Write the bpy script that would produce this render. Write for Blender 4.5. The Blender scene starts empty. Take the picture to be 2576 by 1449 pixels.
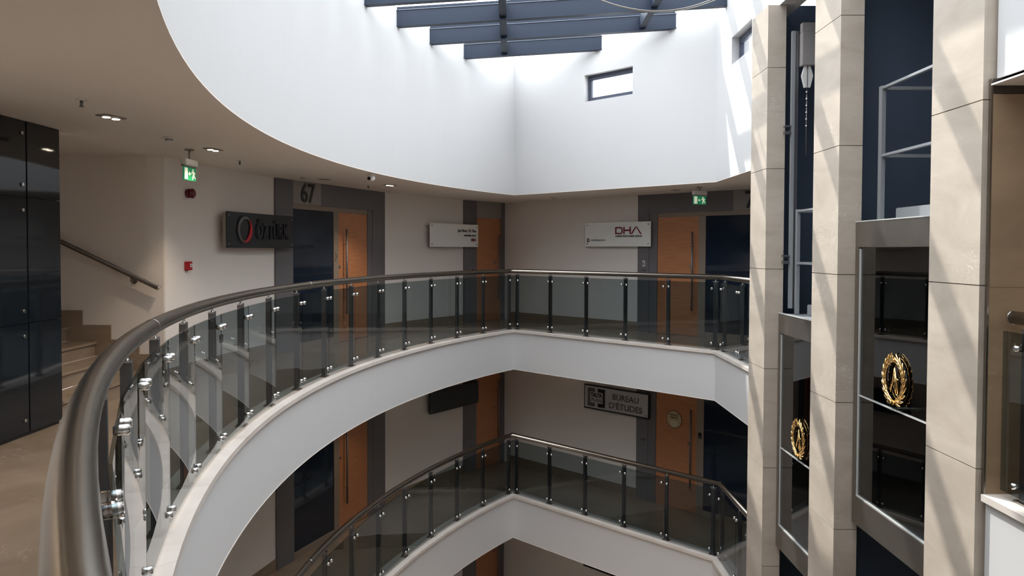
import bpy, bmesh, math, random
from mathutils import Vector, Matrix, Euler
random.seed(7)
SC = bpy.context.scene
COL = SC.collection
PI = math.pi

# ------------------------------------------------------------------ camera, sky, sun, exposure
W, H = 2576, 1449
cam = bpy.data.cameras.new('camera')
cam.sensor_width = 36.0
cam.lens = 36.0 * 1980 / W
cam.shift_y = -(724.5 - 682.0) / W
cam.clip_start = 0.05
camo = bpy.data.objects.new('camera', cam)
COL.objects.link(camo)
pitch = math.atan((628 - 682) / 1980.0)
camo.matrix_world = (Matrix.Translation((0, 0, 1.5)) @ Matrix.Rotation(PI / 2 + pitch, 4, 'X')
                     @ Matrix.Rotation(math.radians(0.2), 4, 'Z'))
SC.camera = camo

world = bpy.data.worlds.new('sky')
SC.world = world
world.use_nodes = True
bg = world.node_tree.nodes['Background']
bg.inputs[0].default_value = (0.955, 0.97, 1.0, 1)
bg.inputs[1].default_value = 5.0

sun = bpy.data.lights.new('sun', 'SUN')
sun.energy = 4.3
sun.angle = math.radians(0.8)
sun.color = (1.0, 0.95, 0.88)
suno = bpy.data.objects.new('sun', sun)
COL.objects.link(suno)
SUN_DIR = Vector((1.0, -1.62, -2.1)).normalized()
suno.rotation_euler = SUN_DIR.to_track_quat('-Z', 'Y').to_euler()
suno.location = (-6, 18, 14)

pl = bpy.data.lights.new('skylight_portal', 'AREA')
pl.shape = 'RECTANGLE'; pl.size = 5.8; pl.size_y = 14.6
pl.cycles.is_portal = True
plo = bpy.data.objects.new('skylight_portal', pl); COL.objects.link(plo)
plo.location = (0.4, 7.4, 5.35)

SC.view_settings.view_transform = 'Standard'
SC.view_settings.look = 'None'
SC.view_settings.gamma = 1
SC.view_settings.use_curve_mapping = False
SC.view_settings.exposure = 0.38
SC.cycles.max_bounces = 8
SC.cycles.diffuse_bounces = 5
SC.cycles.glossy_bounces = 3
SC.cycles.transparent_max_bounces = 24
SC.cycles.use_adaptive_sampling = True
SC.cycles.adaptive_threshold = 0.075
SC.cycles.adaptive_min_samples = 16
SC.cycles.use_denoising = True
SC.cycles.caustics_reflective = False
SC.cycles.caustics_refractive = False
SC.cycles.sample_clamp_indirect = 6.0

# ------------------------------------------------------------------ materials
MATS = {}
def pbr(name, col, rough=0.5, metal=0.0, spec=0.5, emit=None, estr=0.0, var=None, bump=None, scale=3.0):
    m = bpy.data.materials.new(name); m.use_nodes = True
    nt = m.node_tree; b = nt.nodes['Principled BSDF']
    b.inputs['Base Color'].default_value = (*col, 1)
    b.inputs['Roughness'].default_value = rough
    b.inputs['Metallic'].default_value = metal
    b.inputs['Specular IOR Level'].default_value = spec
    if emit:
        b.inputs['Emission Color'].default_value = (*emit, 1)
        b.inputs['Emission Strength'].default_value = estr
    if var or bump:
        tc = nt.nodes.new('ShaderNodeTexCoord')
        nz = nt.nodes.new('ShaderNodeTexNoise')
        nz.inputs['Scale'].default_value = scale
        nz.inputs['Detail'].default_value = 6
        nt.links.new(tc.outputs['Object'], nz.inputs['Vector'])
        if var:
            r = nt.nodes.new('ShaderNodeValToRGB')
            r.color_ramp.elements[0].position = 0.3; r.color_ramp.elements[1].position = 0.7
            r.color_ramp.elements[0].color = (*[c * (1 - var) for c in col], 1)
            r.color_ramp.elements[1].color = (*[min(1, c * (1 + var)) for c in col], 1)
            nt.links.new(nz.outputs['Fac'], r.inputs['Fac'])
            nt.links.new(r.outputs['Color'], b.inputs['Base Color'])
        if bump:
            bp = nt.nodes.new('ShaderNodeBump'); bp.inputs['Strength'].default_value = bump
            bp.inputs['Distance'].default_value = 0.01
            nt.links.new(nz.outputs['Fac'], bp.inputs['Height'])
            nt.links.new(bp.outputs['Normal'], b.inputs['Normal'])
    MATS[name] = m
    return m

def stone(name, c0, c1, vein, rough=0.4, scale=1.6, spec=0.4):
    m = bpy.data.materials.new(name); m.use_nodes = True
    nt = m.node_tree; b = nt.nodes['Principled BSDF']; L = nt.links
    b.inputs['Roughness'].default_value = rough
    b.inputs['Specular IOR Level'].default_value = spec
    g = nt.nodes.new('ShaderNodeNewGeometry')
    mp = nt.nodes.new('ShaderNodeMapping'); mp.inputs['Rotation'].default_value = (0.6, 0.5, 0.3)
    mp.inputs['Scale'].default_value = (1.0, 1.0, 2.6)
    L.new(g.outputs['Position'], mp.inputs['Vector'])
    n1 = nt.nodes.new('ShaderNodeTexNoise'); n1.inputs['Scale'].default_value = scale
    n1.inputs['Detail'].default_value = 4; n1.inputs['Roughness'].default_value = 0.62; n1.inputs['Distortion'].default_value = 0.7
    L.new(mp.outputs[0], n1.inputs['Vector'])
    r1 = nt.nodes.new('ShaderNodeValToRGB')
    r1.color_ramp.elements[0].position = 0.28; r1.color_ramp.elements[1].position = 0.74
    r1.color_ramp.elements[0].color = (*c0, 1); r1.color_ramp.elements[1].color = (*c1, 1)
    L.new(n1.outputs['Fac'], r1.inputs['Fac'])
    n2 = nt.nodes.new('ShaderNodeTexNoise'); n2.inputs['Scale'].default_value = scale * 3.1
    n2.inputs['Detail'].default_value = 2; n2.inputs['Distortion'].default_value = 2.2
    L.new(mp.outputs[0], n2.inputs['Vector'])
    r2 = nt.nodes.new('ShaderNodeValToRGB')
    e = r2.color_ramp.elements
    e[0].position = 0.476; e[0].color = (0, 0, 0, 1); e[1].position = 0.5; e[1].color = (1, 1, 1, 1)
    e2 = e.new(0.524); e2.color = (0, 0, 0, 1)
    L.new(n2.outputs['Fac'], r2.inputs['Fac'])
    n3 = nt.nodes.new('ShaderNodeTexNoise'); n3.inputs['Scale'].default_value = scale * 1.3
    L.new(g.outputs['Position'], n3.inputs['Vector'])
    r3 = nt.nodes.new('ShaderNodeValToRGB'); r3.color_ramp.elements[0].position = 0.56; r3.color_ramp.elements[1].position = 0.74
    L.new(n3.outputs['Fac'], r3.inputs['Fac'])
    mu = nt.nodes.new('ShaderNodeMath'); mu.operation = 'MULTIPLY'
    L.new(r2.outputs['Color'], mu.inputs[0]); L.new(r3.outputs['Color'], mu.inputs[1])
    mx = nt.nodes.new('ShaderNodeMix'); mx.data_type = 'RGBA'
    L.new(mu.outputs[0], mx.inputs[0]); L.new(r1.outputs['Color'], mx.inputs[6]); mx.inputs[7].default_value = (*vein, 1)
    L.new(mx.outputs[2], b.inputs['Base Color'])
    MATS[name] = m
    return m

def wood(name, c0, c1):
    m = bpy.data.materials.new(name); m.use_nodes = True
    nt = m.node_tree; b = nt.nodes['Principled BSDF']; L = nt.links
    b.inputs['Roughness'].default_value = 0.42
    tc = nt.nodes.new('ShaderNodeTexCoord')
    mp = nt.nodes.new('ShaderNodeMapping'); mp.inputs['Scale'].default_value = (1.2, 1.2, 14.0)
    L.new(tc.outputs['Object'], mp.inputs['Vector'])
    n = nt.nodes.new('ShaderNodeTexNoise'); n.inputs['Scale'].default_value = 3.0; n.inputs['Detail'].default_value = 3
    L.new(mp.outputs[0], n.inputs['Vector'])
    r = nt.nodes.new('ShaderNodeValToRGB'); r.color_ramp.elements[0].position = 0.3; r.color_ramp.elements[1].position = 0.72
    r.color_ramp.elements[0].color = (*c0, 1); r.color_ramp.elements[1].color = (*c1, 1)
    L.new(n.outputs['Fac'], r.inputs['Fac']); L.new(r.outputs['Color'], b.inputs['Base Color'])
    MATS[name] = m

def glass(name, tint, ior=1.5, gain=1.7):
    """thin slab: tint and reflection at the front face, the back face lets everything out"""
    m = bpy.data.materials.new(name); m.use_nodes = True
    nt = m.node_tree; nt.nodes.clear(); L = nt.links
    out = nt.nodes.new('ShaderNodeOutputMaterial')
    geo = nt.nodes.new('ShaderNodeNewGeometry')
    col = nt.nodes.new('ShaderNodeMix'); col.data_type = 'RGBA'
    L.new(geo.outputs['Backfacing'], col.inputs[0])
    col.inputs[6].default_value = (*tint, 1); col.inputs[7].default_value = (1, 1, 1, 1)
    t = nt.nodes.new('ShaderNodeBsdfTransparent'); L.new(col.outputs[2], t.inputs[0])
    g = nt.nodes.new('ShaderNodeBsdfGlossy'); g.inputs['Roughness'].default_value = 0.0
    f = nt.nodes.new('ShaderNodeFresnel'); f.inputs['IOR'].default_value = ior
    mg = nt.nodes.new('ShaderNodeMath'); mg.operation = 'MULTIPLY'; mg.use_clamp = True; mg.inputs[1].default_value = gain
    L.new(f.outputs[0], mg.inputs[0])
    inv = nt.nodes.new('ShaderNodeMath'); inv.operation = 'SUBTRACT'; inv.inputs[0].default_value = 1.0
    L.new(geo.outputs['Backfacing'], inv.inputs[1])
    mu = nt.nodes.new('ShaderNodeMath'); mu.operation = 'MULTIPLY'
    L.new(mg.outputs[0], mu.inputs[0]); L.new(inv.outputs[0], mu.inputs[1])
    mx = nt.nodes.new('ShaderNodeMixShader')
    L.new(mu.outputs[0], mx.inputs[0]); L.new(t.outputs[0], mx.inputs[1]); L.new(g.outputs[0], mx.inputs[2])
    L.new(mx.outputs[0], out.inputs[0])
    MATS[name] = m

pbr('white_paint', (0.585, 0.585, 0.59), 0.7)
pbr('wall_paint', (0.82, 0.765, 0.72), 0.75)
pbr('ceiling_paint', (0.79, 0.73, 0.68), 0.8)
pbr('grey_cladding', (0.15, 0.142, 0.152), 0.5, var=0.05, scale=2)
pbr('grey_panel', (0.29, 0.265, 0.25), 0.5)
pbr('taupe_frame', (0.27, 0.215, 0.17), 0.45)
pbr('dark_number', (0.022, 0.022, 0.026), 0.5)
pbr('dark_glass', (0.013, 0.022, 0.040), 0.07, spec=0.5)
pbr('black_glass', (0.010, 0.014, 0.020), 0.05, spec=0.5)
pbr('shaft_dark', (0.075, 0.098, 0.14), 0.35, spec=0.4)
pbr('steel', (0.31, 0.28, 0.245), 0.24, metal=1.0)
pbr('dark_steel', (0.13, 0.11, 0.095), 0.35, metal=0.8)
pbr('bright_steel', (0.62, 0.62, 0.61), 0.22, metal=1.0)
pbr('pale_bead', (0.72, 0.73, 0.71), 0.25, metal=0.35)  # whitened: brightness of sunlit beads and glass edges put into the colour
pbr('post_steel', (0.20, 0.20, 0.21), 0.42, metal=0.85)
pbr('brushed_dark', (0.27, 0.245, 0.22), 0.36, metal=0.9, var=0.06, scale=5)
pbr('navy_steel', (0.015, 0.025, 0.047), 0.5, spec=0.3)
pbr('navy_edge', (0.16, 0.18, 0.22), 0.5)
pbr('frame_navy', (0.055, 0.065, 0.10), 0.45)
pbr('galvanised', (0.42, 0.44, 0.46), 0.45, metal=0.6)
pbr('gold', (0.95, 0.64, 0.27), 0.2, metal=1.0)
pbr('red_plastic', (0.42, 0.012, 0.02), 0.35)
pbr('dark_red', (0.15, 0.008, 0.022), 0.35)
pbr('red_print', (0.55, 0.02, 0.035), 0.4)
pbr('white_plastic', (0.75, 0.74, 0.72), 0.4)
pbr('grey_plastic', (0.30, 0.28, 0.27), 0.5)
pbr('black_plastic', (0.012, 0.012, 0.014), 0.4)
pbr('sign_white', (0.90, 0.91, 0.885), 0.35)
pbr('sign_grey', (0.47, 0.465, 0.48), 0.35)
pbr('sign_black', (0.020, 0.026, 0.032), 0.25)
pbr('sign_edge', (0.28, 0.25, 0.22), 0.5)
pbr('letter_dark', (0.012, 0.014, 0.02), 0.35)
pbr('letter_black', (0.01, 0.01, 0.012), 0.5)
pbr('letter_grey', (0.10, 0.095, 0.10), 0.45)
pbr('letter_mid', (0.20, 0.20, 0.20), 0.45)
pbr('letter_maroon', (0.20, 0.012, 0.03), 0.4)
pbr('silver_ring', (0.20, 0.19, 0.19), 0.35, metal=0.5)
pbr('exit_green', (0.015, 0.24, 0.10), 0.4, emit=(0.02, 0.30, 0.13), estr=0.25)
pbr('exit_white', (0.75, 0.78, 0.65), 0.4, emit=(0.8, 0.85, 0.65), estr=0.35)
pbr('lamp', (1, 0.9, 0.75), 0.4, emit=(1.0, 0.85, 0.66), estr=14.0)
pbr('sticker_cream', (0.50, 0.38, 0.22), 0.5)
pbr('sticker_pale', (0.60, 0.55, 0.42), 0.5)
pbr('sticker_brown', (0.10, 0.05, 0.025), 0.5)
pbr('cable_grey', (0.36, 0.33, 0.29), 0.5)
stone('column_marble', (0.42, 0.36, 0.297), (0.565, 0.495, 0.42), (0.68, 0.62, 0.55), 0.42, 1.5)
stone('cap_marble', (0.58, 0.52, 0.47), (0.71, 0.65, 0.60), (0.82, 0.78, 0.74), 0.35, 2.0)
stone('brown_marble', (0.25, 0.175, 0.108), (0.345, 0.25, 0.16), (0.50, 0.41, 0.30), 0.35, 1.4)
stone('dark_marble', (0.035, 0.028, 0.026), (0.07, 0.055, 0.05), (0.16, 0.14, 0.13), 0.3, 2.0)
stone('floor_marble', (0.235, 0.172, 0.12), (0.335, 0.258, 0.19), (0.43, 0.35, 0.27), 0.22, 1.3, spec=0.5)
wood('door_wood', (0.43, 0.17, 0.075), (0.535, 0.235, 0.11))
glass('rail_glass', (0.36, 0.425, 0.445), 1.5, 1.1)
glass('lift_glass', (0.26, 0.30, 0.31), 1.5, 1.4)
glass('sky_glass', (0.92, 0.95, 0.96), 1.45, 1.0)
glass('window_glass', (0.92, 0.95, 0.96), 1.45, 1.0)

# ------------------------------------------------------------------ helpers
def link(name, me, mat, parent=None, smooth=False, mw=None):
    o = bpy.data.objects.new(name, me)
    COL.objects.link(o)
    if mat is not None and len(me.materials) == 0:
        me.materials.append(MATS[mat])
    if parent is not None:
        o.parent = parent
    if mw is not None:
        o.matrix_local = mw
    if smooth:
        me.polygons.foreach_set('use_smooth', [True] * len(me.polygons))
    return o

def tag(o, label=None, cat=None, group=None, kind=None):
    if label: o['label'] = label
    if cat: o['category'] = cat
    if group: o['group'] = group
    if kind: o['kind'] = kind
    return o

def empty(name, loc=(0, 0, 0), rz=0.0, label=None, cat=None, group=None, kind=None):
    o = bpy.data.objects.new(name, None)
    o.empty_display_size = 0.1
    COL.objects.link(o)
    o.location = loc
    o.rotation_euler = (0, 0, rz)
    return tag(o, label, cat, group, kind)

def mesh(verts, faces, fixn=False):
    me = bpy.data.meshes.new('m')
    me.from_pydata([tuple(v) for v in verts], [], faces)
    if fixn:
        bm = bmesh.new(); bm.from_mesh(me)
        bmesh.ops.recalc_face_normals(bm, faces=bm.faces)
        bm.to_mesh(me); bm.free()
    me.update()
    return me

BOXF = [(0, 3, 2, 1), (4, 5, 6, 7), (0, 1, 5, 4), (1, 2, 6, 5), (2, 3, 7, 6), (3, 0, 4, 7)]
def box_mesh(lo, hi, bevel=0.0):
    x0, y0, z0 = lo; x1, y1, z1 = hi
    v = [(x0, y0, z0), (x1, y0, z0), (x1, y1, z0), (x0, y1, z0), (x0, y0, z1), (x1, y0, z1), (x1, y1, z1), (x0, y1, z1)]
    me = mesh(v, BOXF)
    if bevel:
        bm = bmesh.new(); bm.from_mesh(me)
        bmesh.ops.bevel(bm, geom=bm.edges[:], offset=bevel, segments=2, affect='EDGES')
        bm.to_mesh(me); bm.free()
    return me

def box(name, lo, hi, mat, parent=None, bevel=0.0):
    return link(name, box_mesh(lo, hi, bevel), mat, parent)

def cyl_mesh(r, h, n=16, axis='Z', r2=None, bevel=0.0):
    bm = bmesh.new()
    bmesh.ops.create_cone(bm, cap_ends=True, segments=n, radius1=r, radius2=r if r2 is None else r2, depth=h)
    if bevel:
        es = [e for e in bm.edges if abs(e.verts[0].co.z - e.verts[1].co.z) < 1e-6]
        bmesh.ops.bevel(bm, geom=es, offset=bevel, segments=2, affect='EDGES')
    if axis == 'X': bmesh.ops.rotate(bm, verts=bm.verts, matrix=Matrix.Rotation(PI / 2, 3, 'Y'))
    if axis == 'Y': bmesh.ops.rotate(bm, verts=bm.verts, matrix=Matrix.Rotation(PI / 2, 3, 'X'))
    me = bpy.data.meshes.new('m'); bm.to_mesh(me); bm.free()
    for p in me.polygons:
        p.use_smooth = len(p.vertices) == 4
    return me

def cyl(name, c, r, h, mat, parent=None, n=16, axis='Z', r2=None, bevel=0.0):
    return link(name, cyl_mesh(r, h, n, axis, r2, bevel), mat, parent, mw=Matrix.Translation(c))

def tube_mesh(pts, r, n=12, closed=False):
    pts = [Vector(p) for p in pts]
    N = len(pts); verts = []; faces = []
    for i, p in enumerate(pts):
        if closed:
            t = (pts[(i + 1) % N] - pts[i - 1])
        else:
            a = pts[max(i - 1, 0)]; b = pts[min(i + 1, N - 1)]
            if 0 < i < N - 1:
                t = (pts[i] - a).normalized() + (b - pts[i]).normalized()
            else:
                t = b - a
        t.normalize()
        up = Vector((0, 0, 1)) if abs(t.z) < 0.9 else Vector((1, 0, 0))
        s = t.cross(up).normalized(); u = s.cross(t).normalized()
        k = 1.0
        if not closed and 0 < i < N - 1:
            ct = (pts[i] - pts[i - 1]).normalized().dot(t)
            k = 1.0 / max(ct, 0.5)
        for j in range(n):
            a = 2 * PI * j / n
            verts.append(p + s * (math.cos(a) * r * k) + u * (math.sin(a) * r))
    M = N if closed else N - 1
    for i in range(M):
        for j in range(n):
            a = i * n + j; b = i * n + (j + 1) % n; c2 = ((i + 1) % N) * n + (j + 1) % n; d = ((i + 1) % N) * n + j
            faces.append((a, b, c2, d))
    if not closed:
        faces.append(tuple(range(n - 1, -1, -1)))
        faces.append(tuple((N - 1) * n + j for j in range(n)))
    me = mesh(verts, faces, True)
    for p in me.polygons:
        p.use_smooth = len(p.vertices) == 4
    return me

def tube(name, pts, r, mat, parent=None, n=12):
    return link(name, tube_mesh(pts, r, n), mat, parent)

def prism(name, poly, y0, y1, mat, parent=None):
    """polygon given in local x/z, extruded along local y"""
    n = len(poly)
    v = [(p[0], y0, p[1]) for p in poly] + [(p[0], y1, p[1]) for p in poly]
    f = [tuple(range(n)), tuple(range(2 * n - 1, n - 1, -1))] + [(i, i + n, (i + 1) % n + n, (i + 1) % n) for i in range(n)]
    return link(name, mesh(v, f, True), mat, parent)

def text(name, body, size, mat, parent, x, z, y=-0.001, align='LEFT', width=None, bold=0.0, ext=0.002):
    cu = bpy.data.curves.new('t', 'FONT')
    cu.body = body; cu.size = size; cu.align_x = align; cu.extrude = ext; cu.offset = bold
    cu.resolution_u = 3
    to = bpy.data.objects.new('t', cu); COL.objects.link(to)
    dg = bpy.context.evaluated_depsgraph_get()
    me = bpy.data.meshes.new_from_object(to.evaluated_get(dg))
    bpy.data.objects.remove(to); bpy.data.curves.remove(cu)
    xs = [v.co.x for v in me.vertices]
    sx = 1.0
    if width:
        sx = width / max(1e-6, max(xs) - min(xs))
    for v in me.vertices:
        v.co = Vector((x + v.co.x * sx, y - v.co.z - ext, z + v.co.y))
    me.materials.clear()
    return link(name, me, mat, parent)

# ------------------------------------------------------------------ plan of the atrium
OC = Vector((10.50, 7.45)); RV = 12.67            # centre and radius of the curved side of the well
SB = 14.63; XC = 3.0                              # straight 45-degree side: x + y = SB, right side: x = XC
YM = 7.45
N_ARC = 64
Y_N, Y_S = 9.5, 4.80
def path(ro, lo=None, xo=None, yn=Y_N, ys=Y_S):
    """open outline of the well, moved outwards by ro (curve), lo (straight sides), xo (right side)"""
    lo = ro if lo is None else lo
    xo = ro if xo is None else xo
    R = RV + ro; S = SB + lo * math.sqrt(2); X = XC + xo
    # corner curve/straight
    b = S - OC.x - OC.y   # (x-ox)+(y-oy)=b
    # x-ox = -R cos f, y-oy = R sin f  ->  R(sin f - cos f) = b
    f1 = math.asin(b / (R * math.sqrt(2))) + PI / 4
    pts = [(X, yn), (X, S - X)]
    seg = [0, 1]
    arc = []
    for i in range(N_ARC + 1):
        f = f1 - 2 * f1 * i / N_ARC
        arc.append((OC.x - R * math.cos(f), OC.y + R * math.sin(f)))
    pts += arc
    X -= 0.10
    pts += [(X, 2 * YM - (S - X)), (X, ys)]
    return [Vector(p) for p in pts]

def ring_mesh(pa, pb, z0, z1):
    n = len(pa); v = []; f = []
    for a, b in zip(pa, pb):
        v += [(a.x, a.y, z0), (b.x, b.y, z0), (b.x, b.y, z1), (a.x, a.y, z1)]
    for i in range(n - 1):
        k = 4 * i
        for j in range(4):
            f.append((k + j, k + (j + 1) % 4, k + 4 + (j + 1) % 4, k + 4 + j))
    f.append((0, 3, 2, 1)); k = 4 * (n - 1); f.append((k, k + 1, k + 2, k + 3))
    return mesh(v, f, True)

def ring(name, pa, pb, z0, z1, mat, parent=None, **kw):
    o = link(name, ring_mesh(pa, pb, z0, z1), mat, parent)
    if parent is None:
        tag(o, kind='structure')
    return o

CEIL = 2.505
STOREY = 3.10
LV = [0.0, -STOREY, -2 * STOREY]
CEILS = [CEIL, -0.735, -3.90]
WA, WB, WR = 1.68, 1.57, 1.6       # corridor widths
RA = RV + WA

# floors, ceilings, fascias, caps ------------------------------------------------
for i, z in enumerate(LV):
    tag(ring('floor', path(0.10), path(WA + 0.22, WB + 0.2, WR + 0.2), z - 0.12, z, 'floor_marble'),
        label=['marble corridor floor of the upper gallery', 'marble corridor floor of the middle gallery', 'marble corridor floor of the lowest gallery'][i])
    c = CEILS[i]
    tag(ring('ceiling', path(0.0 if i == 0 else 0.016), path(WA + 0.22, WB + 0.2, WR + 0.2), c, c + 0.01, 'ceiling_paint'),
        label=['painted corridor ceiling of the upper gallery', 'painted corridor ceiling of the middle gallery', 'painted corridor ceiling of the lowest gallery'][i])
for i in range(3):
    top = LV[i]; bot = CEILS[i + 1] if i < 2 else -7.0
    tag(ring('wall_fascia', path(0.018), path(0.15), bot + 0.0105, top - 0.035, 'white_paint'),
        label=['white curved slab edge under the upper balustrade', 'white curved slab edge under the middle balustrade', 'white slab edge under the lowest balustrade'][i])
# ground floor of the well
g = link('floor', box_mesh((-6, -4, -9.5), (7, 19, -9.3)), 'floor_marble'); tag(g, label='marble ground floor at the bottom of the well', kind='structure')

def polylen(p):
    return [(p[i + 1] - p[i]).length for i in range(len(p) - 1)]
def point_at(p, s):
    for i in range(len(p) - 1):
        l = (p[i + 1] - p[i]).length
        if s <= l or i == len(p) - 2:
            return p[i] + (p[i + 1] - p[i]) * (s / l)
        s -= l

def split(p):
    """five runs of the outline: right north, straight, curve, near straight, right south"""
    return [p[0:2], [p[1], p[2]], p[2:2 + N_ARC + 1], [p[2 + N_ARC], p[3 + N_ARC]], p[3 + N_ARC:5 + N_ARC]]

for i, z in enumerate(LV):
    t = empty('trim_%d' % (i + 1), (0, 0, 0), kind='structure')
    tag(t, label=['pale marble coping under the upper glass balustrade', 'pale marble coping under the middle glass balustrade', 'pale marble coping under the lowest glass balustrade'][i])
    for pa, pb in zip(split(path(-0.012)), split(path(0.26))):
        La = sum(polylen(pa)); n = max(1, round(La / 1.25))
        Lb = sum(polylen(pb))
        for k in range(n):
            m = 6 if len(pa) > 2 else 1
            A = [point_at(pa, La * (k + j / m) / n) for j in range(m + 1)]
            B = [point_at(pb, Lb * (k + j / m) / n) for j in range(m + 1)]
            if n > 1:
                d = (A[1] - A[0]).normalized() * 0.0012
                if k > 0: A[0] = A[0] + d; B[0] = B[0] + d
                if k < n - 1: A[-1] = A[-1] - d; B[-1] = B[-1] - d
            link('cap_stone', ring_mesh(A, B, z - 0.034, z + 0.008), 'cap_marble', t)

# corridor walls ------------------------------------------------------------------
def arc_pt(a, R=RA):
    a = math.radians(a)
    return Vector((OC.x - R * math.cos(a), OC.y + R * math.sin(a)))
A_STAIR, A_END = 4.68, 42.2
CORN = Vector((-0.085, 16.94))
SW = CORN.x + CORN.y
def arc_wall(a0, a1, z0, z1, n=30, R=RA, th=0.18):
    pa = [arc_pt(a0 + (a1 - a0) * k / n, R) for k in range(n + 1)]
    pb = [arc_pt(a0 + (a1 - a0) * k / n, R + th) for k in range(n + 1)]
    return ring_mesh(pa, pb, z0, z1)
B_END = 6.6
sB = Vector((0.70711, -0.70711)); nB = Vector((0.70711, 0.70711))
FLN = ['upper', 'middle', 'lowest']
for i, z in enumerate(LV):
    z1 = CEILS[i] + 0.05; z0 = z - 0.02
    w = link('wall_left', arc_wall(A_STAIR, A_END + 0.6, z0, z1), 'wall_paint')
    tag(w, kind='structure', label='beige curved corridor wall of the %s gallery' % FLN[i])
    pa = [CORN - sB * 0.2, CORN + sB * B_END]
    pb = [p + nB * 0.18 for p in pa]
    w = link('wall_back', ring_mesh(pa, pb, z0, z1), 'wall_paint')
    tag(w, kind='structure', label='beige straight corridor wall of the %s gallery' % FLN[i])
    # marble skirtings
    b1 = link('baseboard_left', arc_wall(A_STAIR, A_END, z, z + 0.17, R=RA - 0.012, th=0.02), 'floor_marble')
    tag(b1, kind='structure')
    pa = [CORN - nB * 0.012, CORN + sB * 3.43 - nB * 0.012]
    b2 = link('baseboard_back', ring_mesh(pa, [p + nB * 0.02 for p in pa], z, z + 0.17), 'floor_marble')
    tag(b2, kind='structure')
    # walls of the side behind and beside the camera
    w = link('wall_near', arc_wall(-A_END - 0.6, -12.0 if i == 0 else -3.0, z0, z1), 'wall_paint'); tag(w, kind='structure')
    pa = [Vector((p.x, 2 * YM - p.y)) for p in (CORN - sB * 0.2, CORN + sB * B_END)]
    pb = [p + Vector((0.127, -0.127)) for p in pa]
    w = link('wall_near', ring_mesh(pa, pb, z0, z1), 'wall_paint'); tag(w, kind='structure')
    for (ya, yb) in ((Y_N, 12.6), (2.3, Y_S)):
        w = link('wall_lobby', box_mesh((4.62, ya, z0), (4.8, yb, z1)), 'wall_paint'); tag(w, kind='structure')
    if i > 0:
        w = link('wall_left', arc_wall(-3.0, A_STAIR, z0, z1, n=6), 'wall_paint'); tag(w, kind='structure')

# white upper walls under the skylight ---------------------------------------------
ROOF0, RSL = 5.00, 0.066                      # underside of the roof glass at x = 0, slope towards +x
def roof_z(x): return ROOF0 + RSL * x
def upper_wall(name, pa, pb, zb, label):
    n = len(pa); v = []; f = []
    for a, b in zip(pa, pb):
        v += [(a.x, a.y, zb), (b.x, b.y, zb), (b.x, b.y, roof_z(b.x)), (a.x, a.y, roof_z(a.x))]
    for i in range(n - 1):
        k = 4 * i
        for j in range(4):
            f.append((k + j, k + (j + 1) % 4, k + 4 + (j + 1) % 4, k + 4 + j))
    f.append((0, 3, 2, 1)); k = 4 * (n - 1); f.append((k, k + 1, k + 2, k + 3))
    o = link(name, mesh(v, f, True), 'white_paint')
    return tag(o, label=label, kind='structure')
p0, p1 = split(path(0.0)), split(path(0.24))
upper_wall('wall_upper_left', p0[2], p1[2], CEIL + 0.0105, 'tall white curved wall below the skylight')
upper_wall('wall_upper_near', p0[3], p1[3], CEIL + 0.0105, 'white straight wall above the near gallery')

def wall_with_hole(name, o, rz, L, th, zb, ztop, hole, label):
    """vertical slab in a local frame (x along, y away from the well) with a rectangular hole"""
    e = empty(name, o, rz, label=label, kind='structure')
    x0, x1, h0, h1 = hole
    ca, sa = math.cos(rz), math.sin(rz)
    def zt(x): return ztop(o[0] + ca * x)
    def pan(a, b, z0, z1a, z1b):
        v = [(a, 0, z0), (b, 0, z0), (b, th, z0), (a, th, z0), (a, 0, z1a), (b, 0, z1b), (b, th, z1b), (a, th, z1a)]
        return v
    vs = []; fs = []
    for v in (pan(0, x0, zb, zt(0), zt(x0)), pan(x1, L, zb, zt(x1), zt(L)), pan(x0, x1, zb, h0, h0), pan(x0, x1, h1, zt(x0), zt(x1))):
        k = len(vs); vs += v; fs += [tuple(q + k for q in f) for f in BOXF]
    link('plaster', mesh(vs, fs), 'white_paint', e)
    return e
# straight side B: local x runs from the inner corner to the right
cAB = p0[1][1]; cBC = p0[1][0]
LB = (cBC - cAB).length
wall_with_hole('wall_upper_back', (cAB.x, cAB.y, 0), -PI / 4, LB, 0.24, CEIL + 0.0105, roof_z,
               ((1.215 - cAB.x) * 1.41421, (1.925 - cAB.x) * 1.41421, 4.005, 4.455), 'white straight wall with a small window below the skylight')
# right side C: runs over the lifts, local x from the far corner towards the camera
eC = wall_with_hole('wall_upper_right', (cBC.x, cBC.y, 0), -PI / 2, cBC.y - Y_N + 0.02, 0.24, CEIL + 0.0105, roof_z,
                    (cBC.y - 10.86, cBC.y - 9.95, 4.04, 4.41), 'white sunlit wall with a small window beside the lift columns')
o = link('wall_upper_right', box_mesh((XC, 4.80, 4.26), (XC + 0.24, Y_N - 0.02, 5.18)), 'white_paint')
tag(o, label='white band above the lift columns', kind='structure')
cS = p0[4][0]
o = link('wall_upper_right', box_mesh((2.935, cS.y, 2.547), (2.935 + 0.24, 4.80, 5.18)), 'white_paint')
tag(o, label='white wall above the lobby at the right edge', kind='structure')

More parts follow.
